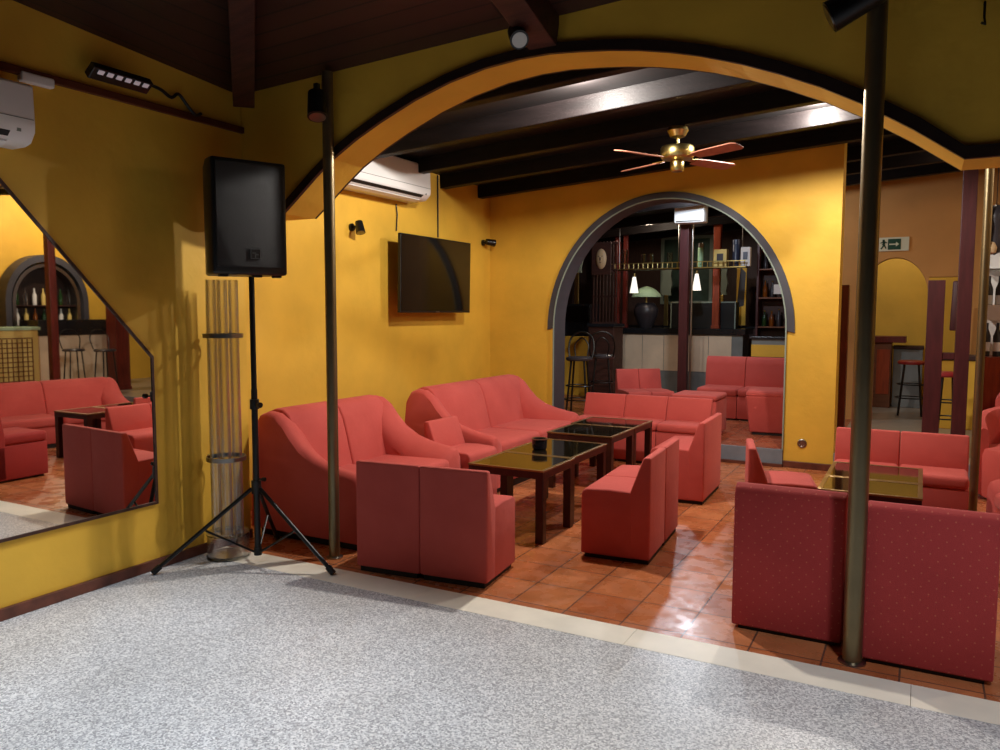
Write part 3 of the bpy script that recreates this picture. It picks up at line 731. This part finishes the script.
mb = MB().rng(-.55, .55, -.012, 0, .425, .447); mb.rng(-.55, -.53, -.012, 0, 0, .425); mb.rng(.53, .55, -.012, 0, 0, .425); mb.build('frame', M['paleframe'], t)
t = thing('table_lamp', 'green domed lamp on a dark urn standing on the bar', 'lamp', (-4.24, 13.2, FZ + 1.115))
MB().lathe([(0, 0), (.11, 0), (.13, .04), (.20, .22), (.21, .32), (.16, .41), (.13, .43), (0, .43)], seg=30).build('urn', M['charcoal'], t, True)
MB().lathe([(.26, .53), (.24, .58), (.17, .65), (.08, .70), (0, .72), (0, .70), (.08, .685), (.16, .64), (.22, .58), (.245, .53), (.26, .53)], seg=30).build('lamp_shade', M['greenfab'], t, True)
MB().cyl((0, 0, .42), (0, 0, .70), .02, seg=12).build('stem', M['brass'], t, True)
# hanging gallery shelf with brass rail
t = thing('gallery_shelf', 'hanging glass rack shelf with little brass balustrade above the bar', 'shelf', (-3.5, 12.45, 2.24))
MB().rng(-1.10, 1.10, -.14, .14, 0, .02, .003).build('board', M['tablewood'], t)
MB().rng(-1.10, 1.10, -.145, -.125, .095, .11, .002).build('rail', M['brass'], t)
MB().rng(-1.10, 1.10, -.147, -.139, .001, .017, .001).build('lower_rail', M['brass'], t)
for k in range(28): MB().cyl((-1.08 + k * .08, -.135, .02), (-1.08 + k * .08, -.135, .096), .008, seg=8).build('baluster', M['brass'], t)
for x in (-1.0, 0, 1.0): MB().cyl((x, .08, .02), (x, .08, ceilz(-3.5 + x) - 2.24), .008, seg=8).build('hanger', M['steel'], t)
def pendant(label, x, y, z):
    t = thing('pendant_lamp', label, 'lamp', (x, y, z), 0, 'white cone pendant lamps')
    MB().lathe([(.072, 0), (.04, .18), (.026, .26), (0, .27), (0, .265), (.02, .255), (.035, .18), (.066, 0), (.072, 0)], seg=24).build('lamp_shade', M['lampglow'], t, True)
    MB().cyl((0, 0, .26), (0, 0, .32), .022, seg=12).build('cap', M['brass'], t, True)
    MB().cyl((0, 0, .32), (0, 0, 2.24 - z - .002), .004, seg=6).build('cord', M['blackplastic'], t)
pendant('white glowing cone pendant left of the middle post', -4.2, 12.42, 1.87)
pendant('white glowing cone pendant right of the middle post', -3.17, 12.42, 1.90)
SH = 2.262
def tin(label, x, w, h, m, kind='carton', cat='box', detail=None):
    t = thing(kind, label, cat, (x, 12.47, SH), 0)
    if kind == 'carton':
        MB().rng(-w / 2, w / 2, -w * .35, w * .35, 0, h, .003).build('body', M[m], t)
        MB().rng(-w * .25, w * .25, -w * .35 - .002, -w * .35, h * .35, h * .75).build('printed_panel', M['charcoal'] if m == 'yellowtin' else M['bluetin'], t)
    else:
        MB().lathe([(0, 0), (w / 2, 0), (w / 2, h), (w * .45, h + .01), (0, h + .01)], seg=20).build('body', M[m], t, True)
        MB().lathe([(w / 2 + .002, h * .84), (w / 2 + .002, h + .012), (0, h + .012), ], seg=20).build('lid', M['steel'] if m != 'bluetin' else M['bluetin'], t, True)
tin('slim pale green tin on the gallery shelf', -3.13, .085, .37, 'greentin', 'tin', 'tin')
tin('yellow square carton on the gallery shelf', -2.81, .20, .27, 'yellowtin')
tin('dark blue round tin on the gallery shelf', -2.58, .11, .40, 'bluetin', 'tin', 'tin')
tin('small white carton at the right end of the gallery shelf', -2.43, .14, .29, 'cardwhite')
def glass(label, x, r, h, y=12.46, z=SH):
    t = thing('drinking_glass', label, 'glass', (x, y, z), 0, 'glasses on the gallery shelf')
    MB().lathe([(0, 0), (r * .8, 0), (r, h), (r - .004, h), (r * .8 - .004, .01), (0, .01)], seg=18).build('body', M['glass'], t, True)
glass('tall clear glass at the left end of the gallery shelf', -4.38, .045, .32)
glass('clear glass second from the left on the gallery shelf', -4.06, .04, .24)
glass('clear glass third from the left on the gallery shelf', -3.93, .04, .24)
glass('clear glass just left of the middle post on the gallery shelf', -3.62, .045, .25)
# framed picture and carved ornaments on the far wall
t = thing('framed_picture', 'large dull green framed picture on the far dark wall', 'picture', (-4.02, 14.98, 2.35))
MB().rng(-.46, .46, -.02, 0, -.6, .62).build('canvas', M['greenframe'], t)
mb = MB().rng(-.5, .5, -.04, 0, .60, .66); mb.rng(-.5, .5, -.04, 0, -.64, -.58); mb.rng(-.5, -.44, -.04, 0, -.58, .60); mb.rng(.44, .5, -.04, 0, -.58, .60); mb.build('frame', M['paleframe'], t)
def scroll(label, x, y, z0):
    t = thing('carved_panel', label, 'ornament', (x, y, z0), 0, 'pale carved panels behind the bar')
    pr_ = [(-.08, .55), (-.10, .75), (-.06, .9), (-.10, 1.05), (.10, 1.05), (.08, .9), (.11, .75), (.08, .62), (.09, .55)]
    MB().prism(pr_, 'y', -.02, .02, .004).build('scroll', M['paleframe'], t)
    MB().prism([(-.04, 0), (-.035, .55), (.035, .55), (.04, 0)], 'y', -.02, .02, .004).build('stem', M['brass'], t)
scroll('pale carved panel on a gilt stem, left of the middle post', -4.12, 14.0, FZ + 1.14)
scroll('pale carved panel on a gilt stem, right of the orange post', -3.13, 14.0, FZ + 1.14)
scroll('pale carved panel on a gilt stem at the far left of the arch', -5.36, 12.75, FZ + 1.52)
t = thing('back_bar', 'low dark back counter behind the bar', 'counter', (-3.8, 14.2, FZ)); MB().rng(-1.9, 1.6, -.3, .35, 0, 1.10).build('body', M['darkwood'], t); MB().rng(-1.92, 1.62, -.32, .37, 1.10, 1.14, .004).build('top', M['counterblack'], t)
t = thing('mask_clock', 'oval pale mask hanging on a dark board left of the bar', 'ornament', (-4.50, 11.68, 2.39))
MB().rng(-.16, .16, 0, .04, -.25, .25, .004).build('board', M['darkwood'], t)
MB().lathe([(0, .04), (.05, .035), (.085, .02), (.10, 0), (0, 0)], seg=24, rot=Matrix.Rotation(rad(90), 3, 'X') @ Matrix.Diagonal((.9, 1.6, 1))).build('face', M['tan'], t, True)
mb = MB(); mb.box((-.03, -.035, .04), (.02, .012, .01)); mb.box((.03, -.035, .04), (.02, .012, .01)); mb.box((0, -.042, 0), (.014, .016, .05)); mb.box((0, -.038, -.06), (.035, .01, .01)); mb.build('features', M['charcoal'], t)
t = thing('hanging_banner', 'narrow yellow and black hanging banner right of the orange post', 'banner', (-2.75, 13.8, 1.33))
MB().rng(-.08, .08, -.01, .01, 0, 1.05).build('cloth', M['ochre'], t)
MB().prism([(-.07, .30), (.05, .34), (.07, .9), (-.02, 1.0)], 'y', -.014, -.0105).build('printed_shape', M['charcoal'], t)
# small lit unit hanging under the far ceiling
t = thing('air_conditioner', 'white unit glowing under the ceiling inside the arch top', 'air conditioner', (-2.92, 10.93, 2.85), 0)
MB().rng(-.21, .21, 0, .24, -.05, .235, .02, 3).build('casing', M['white'], t, True)
MB().rng(-.18, .18, -.003, .02, -.035, -.02).build('air_slot', M['steel'], t)
# right side shelves behind arch
t = thing('wall_shelf_unit', 'dark shelf unit at the right of the arch view', 'shelf', (-2.07, 12.9, FZ))
MB().rng(-.25, .25, .28, .32, 0, 2.7).build('back_panel', M['darkwood'], t)
for s in (-1, 1): MB().rng(s * .25 - .015, s * .25 + .015, -.02, .32, 0, 2.7).build('side_panel', M['purplepost'], t)
for z in (1.14, 1.6, 2.05, 2.5): MB().rng(-.235, .235, 0, .28, z, z + .02).build('shelf_board', M['brownbox'], t)
MB().rng(0, .14, -.04, -.03, 1.67, 1.82).build('notice_card', M['cardwhite'], t)
names_ = ['lowest', 'second', 'third', 'top']
for zi, z in enumerate((1.16, 1.62, 2.07)):
    for bi, x in enumerate((-.16, -.05, .06, .17)):
        hh = .22 + .06 * random.random()
        t = thing('bottle', 'dark bottle on the %s board of the right shelf unit, %s' % (names_[zi], ['leftmost', 'second from left', 'third from left', 'rightmost'][bi]), 'bottle', (-2.07 + x, 13.05, FZ + z), 0, 'bottles on the right shelf unit')
        MB().lathe([(0, 0), (.035, 0), (.037, .02), (.036, hh * .6), (.014, hh * .78), (.013, hh), (0, hh)], seg=14).build('body', [M['greenglass'], M['amberglass'], M['charcoal'], M['acrylic']][(bi + zi) % 4], t, True)
        MB().cyl((0, 0, hh), (0, 0, hh + .02), .015, seg=10).build('cap', M['brass'], t)
t = thing('side_counter', 'grey counter at the right side of the arch view', 'counter', (-1.9, 12.15, FZ))
MB().rng(-.35, .55, 0, .5, 0, .98).build('body', M['greystone'], t); MB().rng(-.38, .58, -.03, .52, .98, 1.02, .004).build('top', M['counterblack'], t)
MB().rng(-.35, .55, -.02, 0, .72, .90).build('drawer_front', M['ochre'], t)

# ------------------------------------------------------------------ BAR STOOLS
def stool(label, loc, rz, h, red, group, back=False):
    t = thing('bar_stool', label, 'stool', loc, rz, group)
    MB().lathe([(0, h - .05), (.16, h - .05), (.172, h - .035), (.172, h - .015), (.15, h), (0, h + .004)], seg=28).build('seat', M['seatred'] if red else M['charcoal'], t, True)
    for k in range(4):
        a = PI / 4 + k * PI / 2
        MB().cyl((.12 * math.cos(a), .12 * math.sin(a), h - .05), (.20 * math.cos(a), .20 * math.sin(a), 0), .014, .013, 10).build('leg', M['blackmetal'], t, True)
    for z, r in ((.24, .185), (.42, .168)):
        pts = [(r * math.cos(2 * PI * k / 24), r * math.sin(2 * PI * k / 24), z) for k in range(25)]
        MB().tube(pts, .008, 8).build('foot_ring', M['blackmetal'], t, True)
    if back:
        pts = [(-.15, .10, h - .02), (-.17, .13, h + .12), (-.13, .16, h + .26), (0, .17, h + .32), (.13, .16, h + .26), (.17, .13, h + .12), (.15, .10, h - .02)]
        MB().stube(pts, .012, 8).build('back_hoop', M['blackmetal'], t, True)
        MB().stube([(-.08, .13, h), (-.09, .15, h + .15), (0, .165, h + .24), (.09, .15, h + .15), (.08, .13, h)], .009, 8).build('back_loop', M['blackmetal'], t, True)
    return t
s1 = stool('black bar stool at the left edge of the arch opening', (-3.93, 9.45, FZ), rad(10), .80, False, 'black bar stools inside the arch', True)
dup(s1, (-3.86, 10.1, FZ), rad(200), 'second black bar stool, just behind the one at the arch edge')
s2 = stool('red-topped stool in the archway under the exit sign', (-.10, 11.85, FZ), 0, .74, True, 'red-topped stools')
dup(s2, (.27, 9.75, FZ), rad(20), 'red-topped stool between the two plum posts')

# ------------------------------------------------------------------ RIGHT REAR: exit sign, cabinet, booth
t = thing('exit_sign', 'green and white emergency exit sign above the archway', 'sign', (-.37, 11.0, 2.40), 0)
MB().rng(-.145, .19, -.015, 0, -.08, .09, .002).build('plate', M['signwhite'], t)
mb = MB().rng(-.045, .10, -.018, -.015, -.062, .07); mb.build('green_field', M['signgreen'], t)
mb = MB(); mb.prism([(-.03, -.004), (.045, -.004), (.045, -.025), (.08, .004), (.045, .033), (.045, .012), (-.03, .012)], 'y', -.0205, -.018); mb.build('arrow', M['signwhite'], t)
mb = MB(); mb.box((-0.095, -.0165, .052), (.026, .003, .026)); mb.box((-0.091, -.0165, .018), (.03, .003, .05), Matrix.Rotation(rad(15), 3, 'Y')); mb.box((-0.105, -.0165, -.028), (.016, .003, .06), Matrix.Rotation(rad(35), 3, 'Y')); mb.box((-0.078, -.0165, -.02), (.014, .003, .06), Matrix.Rotation(rad(-25), 3, 'Y')); mb.box((-0.108, -.0165, .03), (.05, .003, .012), Matrix.Rotation(rad(-20), 3, 'Y')); mb.box((-0.070, -.0165, .03), (.04, .003, .012), Matrix.Rotation(rad(30), 3, 'Y'))
mb.build('running_figure', M['signgreen'], t)
t = thing('wood_cabinet', 'low brown wooden cabinet seen through the archway', 'cabinet', (-.46, 12.6, FZ))
MB().rng(-.2, .09, 0, .4, 0, .95, .005).build('body', M['brownbox'], t)
MB().rng(-.24, .27, -.04, .42, .95, 1.04, .006).build('top', M['redpost'], t)
MB().rng(-.10, .07, -.012, 0, .2, .85, .003).build('door', M['orangepost'], t)
t = thing('storage_box', 'grey box beside the brown cabinet through the archway', 'box', (-.25, 12.75, FZ)); MB().rng(-.1, .28, 0, .35, 0, .85, .01).build('body', M['greystone'], t); MB().rng(-.11, .29, -.01, .36, .85, .90, .01).build('lid', M['darkwood'], t)
t = thing('hanging_coat', 'dark cloth hanging between the plum posts', 'cloth', (.36, 10.2, 1.35)); taper(.17, .14, .07, .05, 0, .56, .015).build('cloth', M['purplepost'], t, True)
t = thing('storage_bench', 'dark bench under the square opening between the plum posts', 'bench', (.4, 10.95, FZ)); MB().rng(-.32, .32, -.3, .03, .0, .82, .01).build('body', M['ochre'], t); MB().rng(-.34, .34, -.32, .04, .82, .88, .01).build('top', M['darkwood'], t)

t = thing('display_cabinet', 'bright display cabinet with bottles at the right edge', 'cabinet', (.93, 9.0, FZ))
MB().rng(-.42, .42, .0, .4, 0, .95, .005).build('base', M['orangepost'], t)
MB().rng(-.42, .42, .38, .40, .95, 2.1).build('back_panel', M['cardwhite'], t)
for x in (-.41, -.14, .14, .41): MB().rng(x - .012, x + .012, -.01, .015, .95, 2.1).build('upright', M['cardwhite'], t)
for z in (1.40, 1.80): MB().rng(-.40, .40, .02, .38, z, z + .012).build('shelf_board', M['glass'], t)
MB().rng(-.43, .43, -.01, .41, 2.10, 2.14).build('top', M['purplepost'], t)
MB().rng(-.39, -.19, -.025, -.015, 1.31, 1.46).build('notice_card', M['cardwhite'], t)
for zi, z in enumerate((.952, 1.414)):
    for bi in range(3):
        t = thing('bottle', 'dark bottle on the %s of the bright display cabinet, %s' % (['counter', 'glass shelf'][zi], ['leftmost', 'second from left', 'third from left'][bi]), 'bottle', (.57 + bi * .09, 9.12, FZ + z), 0, 'bottles in the display cabinet')
        MB().lathe([(0, 0), (.034, 0), (.036, .2), (.014, .27), (.013, .33), (0, .33)], seg=14).build('body', M['charcoal'], t, True)
        MB().lathe([(.0365, .05), (.0365, .14), (.035, .14), (.035, .05)], seg=14).build('paper_label', M['cardwhite'], t, True)
t = thing('figurine', 'dark figurine hanging above the display cabinet at the right edge', 'ornament', (.58, 8.85, 2.1))
b_ = MB(); b_.lathe([(0, 0), (.05, .03), (.075, .14), (.06, .26), (.085, .34), (.07, .42), (.03, .47), (0, .48)], seg=18); b_.build('body', M['charcoal'], t, True)
MB().lathe([(0, 0), (.04, .02), (.05, .07), (.03, .12), (0, .13)], (-.03, -.05, 0), seg=14).build('face', M['tan'], t, True)
MB().cyl((0, 0, .47), (0, 0, ceilz(.58) - 2.1), .004, seg=6).build('cord', M['blackplastic'], t)

def tub(label, loc, rz, s=1.0):
    t = thing('tub_armchair', label, 'armchair', loc, rz, 'red tub armchairs')
    MB().lathe([(0, 0), (.26 * s, 0), (.26 * s, .03), (0, .03)], seg=28).build('plinth', M['plinth'], t)
    MB().lathe([(0, .03), (.30 * s, .03), (.31 * s, .06), (.32 * s, .38), (.30 * s, .43), (.2 * s, .45), (0, .455)], seg=32).build('seat', M['fabric'], t, True)
    b_ = bmesh.new(); rows = []
    n = 26
    for k in range(n + 1):
        a = rad(-15) + (rad(210)) * k / n
        hh = .60 + .16 * math.sin(PI * k / n) ** .7 if 0 < k < n else .60
        ri, ro = .27 * s, .36 * s
        row = []
        for r_, z_ in ((ro, .05), (ro + .01, hh - .05), (ro - .015, hh - .01), ((ri + ro) / 2, hh), (ri + .012, hh - .012), (ri, hh - .05), (ri, .3), (ri, .05)):
            row.append(b_.verts.new((r_ * math.cos(a), r_ * math.sin(a), z_)))
        rows.append(row)
    for a, b in zip(rows, rows[1:]):
        for i in range(8): b_.faces.new((a[i], a[(i + 1) % 8], b[(i + 1) % 8], b[i]))
    b_.faces.new(rows[0]); b_.faces.new(rows[-1][::-1]); bmesh.ops.recalc_face_normals(b_, faces=b_.faces)
    m_ = MB(); m_._merge(b_); m_.build('backrest', M['fabric'], t, True)
tub('red tub armchair at the right edge, behind the facing pair', (.78, 7.62, 0), rad(5))
tub('red tub armchair up on the rear floor at the right edge', (.95, 8.72 - .05, FZ), rad(-30), .85)

# ------------------------------------------------------------------ THINGS SEEN IN THE MIRROR (real, on the right side)
t = thing('lattice_counter', 'green gold lattice counter seen in the mirror behind the reflected sofa', 'counter', (4.5, 6.95, 0))
MB().rng(0, .5, -.6, .55, 0, 1.25, .006).build('body', M['yellowtin'], t)
mb = MB()
for k in range(-14, 16):
    for sg in (-1, 1):
        y = k * .09
        pts = [(-.012, max(-.5, min(.45, y)), 0), ]
for k in range(12): mb.box((-.01, -.02, .30 + k * .075), (.012, .95, .012), Matrix.Rotation(rad(0), 3, 'X'))
for k in range(13): mb.box((-.012, -.49 + k * .078, .68), (.012, .012, .86))
mb.build('lattice', M['brownbox'], t)
MB().rng(-.03, .52, -.63, .58, 1.25, 1.30, .005).build('top', M['greenfab'], t)
t = thing('bottle_arch', 'dark arched bottle niche seen in the mirror', 'niche', (6.15, 8.54, 0))
ar = [(.72 * math.cos(PI * k / 28), 1.7 + .80 * math.sin(PI * k / 28)) for k in range(29)]
def arcpl(r, h): return [(r, .9)] + [(r * math.cos(PI * k / 28), 1.7 + h * math.sin(PI * k / 28)) for k in range(29)] + [(-r, .9)]
MB().band(arcpl(.66, .74), arcpl(.76, .86), 'x', -.30, -.0).build('outer_ring', M['greypaint'], t)
MB().band(arcpl(.56, .64), arcpl(.62, .70), 'x', -.26, -.0).build('inner_ring', M['steel'], t)
MB().prism(arcpl(.60, .68), 'x', -.02, 0).build('back_panel', M['blacktrim'], t)
for z in (.92, 1.28, 1.64): MB().rng(-.22, -.02, -.56, .56, z, z + .02).build('shelf_board', M['darkwood'], t)
for zi, z in enumerate((.94, 1.30, 1.66)):
    for bi in range(7):
        t = thing('bottle', 'bottle %s the mirrored arched niche, %s' % (['on the bottom shelf of', 'on the middle shelf of', 'on the top shelf of'][zi], ['first', 'second', 'third', 'fourth', 'fifth', 'sixth', 'seventh'][bi] + ' from the near end'), 'bottle', (6.02, 8.06 + bi * .16, z), 0, 'bottles in the mirrored niche')
        MB().lathe([(0, 0), (.034, 0), (.036, .17), (.014, .24), (.013, .3), (0, .3)], seg=12).build('body', [M['amberglass'], M['white'], M['greenglass'], M['yellowtin'], M['acrylic']][(bi * 2 + zi) % 5], t, True)
t = thing('back_counter', 'black counter on a pale base seen in the mirror', 'counter', (5.3, 8.6, 0))
MB().rng(0, .5, -.6, .9, 0, 1.13).build('body', M['panelstone'], t); MB().rng(-.04, .52, -.63, .93, 1.13, 1.40, .006).build('top', M['counterblack'], t)
post('brown post before the mirrored bottle niche', 3.5, 7.13, 0, ceilz(3.5), .11, 'redpost')
post('red brown post at the right of the mirror reflection', 4.5, 8.92, FZ, 1.75, .26, 'redpost')
def bistro(label, loc, rz):
    t = thing('bentwood_stool', label, 'chair', loc, rz, 'bentwood bar chairs in the mirror')
    h = .74
    MB().lathe([(0, h - .04), (.17, h - .04), (.18, h - .02), (.16, h), (0, h)], seg=24).build('seat', M['charcoal'], t, True)
    for k in range(4):
        a = PI / 4 + k * PI / 2; MB().cyl((.13 * math.cos(a), .13 * math.sin(a), h - .04), (.19 * math.cos(a), .19 * math.sin(a), 0), .012, seg=8).build('leg', M['blackmetal'], t, True)
    MB().stube([(.10, -.14, h), (.14, -.17, h + .18), (.17, -.1, h + .30), (.18, 0, h + .33), (.17, .1, h + .30), (.14, .17, h + .18), (.10, .14, h)], .010, 8).build('back_hoop', M['blackmetal'], t, True)
bistro('bentwood bar chair before the mirrored counter, nearer one', (4.2, 8.45, FZ), rad(0))
bistro('bentwood bar chair before the mirrored counter, farther one', (4.75, 8.25, FZ), rad(10))

# ------------------------------------------------------------------ LIGHTS
def light(kind, name, loc, power, col, size=.1, target=None, spread=None, spot=None, blend=.5):
    l = bpy.data.lights.new(name, kind); l.energy = power; l.color = [lin(c) for c in col]
    if kind == 'AREA':
        l.shape = 'DISK'; l.size = size
        if spread: l.spread = rad(spread)
    elif kind == 'SPOT':
        l.spot_size = rad(spot); l.spot_blend = blend; l.shadow_soft_size = size
    else: l.shadow_soft_size = size
    o = bpy.data.objects.new(name, l); COL.objects.link(o); o.location = loc
    if target: o.rotation_euler = (Vector(target) - Vector(loc)).to_track_quat('-Z', 'Y').to_euler()
    return o
WARM = (255, 232, 205); COOL = (232, 242, 255); NEUT = (255, 247, 238)
light('POINT', 'lamp_inner_middle', (-2.15, 5.1, 3.095), 225, NEUT, .05)
light('POINT', 'lamp_inner_rear', (-.8, 6.88, 3.18), 150, NEUT, .04)
light('POINT', 'lamp_bar', (-2.6, 9.95, 3.02), 110, COOL, .06)
light('POINT', 'lamp_bar_back', (-3.9, 12.2, 2.95), 32, WARM, .08)
light('POINT', 'lamp_rear_right', (.5, 9.35, 3.27), 12, WARM, .06)
light('POINT', 'lamp_arch_room', (-.2, 12.4, 2.9), 22, WARM, .08)
light('POINT', 'lamp_right_hall', (2.4, 5.95, 3.41), 42, WARM, .06)
light('POINT', 'lamp_mirror_bar', (4.9, 8.4, 3.55), 150, WARM, .06)
light('SPOT', 'lamp_front_left', (-2.8, 1.35, 3.15), 310, COOL, .15, (-2.95, 1.45, 0), None, 74, .7)
light('SPOT', 'lamp_front_right', (.9, 1.5, 3.6), 300, COOL, .2, (.8, 1.4, 0), None, 98, .4)

w = bpy.data.worlds.new('World'); SC.world = w; w.use_nodes = True
w.node_tree.nodes['Background'].inputs[0].default_value = (.6, .6, .7, 1); w.node_tree.nodes['Background'].inputs[1].default_value = .02

# ------------------------------------------------------------------ CAMERA
cam = bpy.data.cameras.new('Camera'); cam.sensor_fit = 'HORIZONTAL'; cam.sensor_width = 36; cam.lens = 779. / 1000 * 36
cam.clip_start = .05; cam.clip_end = 100
co = bpy.data.objects.new('Camera', cam); COL.objects.link(co)
p, r, y = rad(4.616), rad(-.103), rad(28.389)
f = Vector((-math.sin(y) * math.cos(p), math.cos(y) * math.cos(p), -math.sin(p))); rt = Vector((math.cos(y), math.sin(y), 0)); dn = f.cross(rt)
rt2 = rt * math.cos(r) + dn * math.sin(r); dn2 = dn * math.cos(r) - rt * math.sin(r)
co.matrix_world = Matrix.Translation((0, 0, 1.55)) @ Matrix((rt2, -dn2, -f)).transposed().to_4x4()
SC.camera = co
SC.view_settings.view_transform = 'Standard'; SC.view_settings.look = 'None'; SC.view_settings.gamma = 1
SC.view_settings.use_curve_mapping = False
SC.view_settings.exposure = 0.0
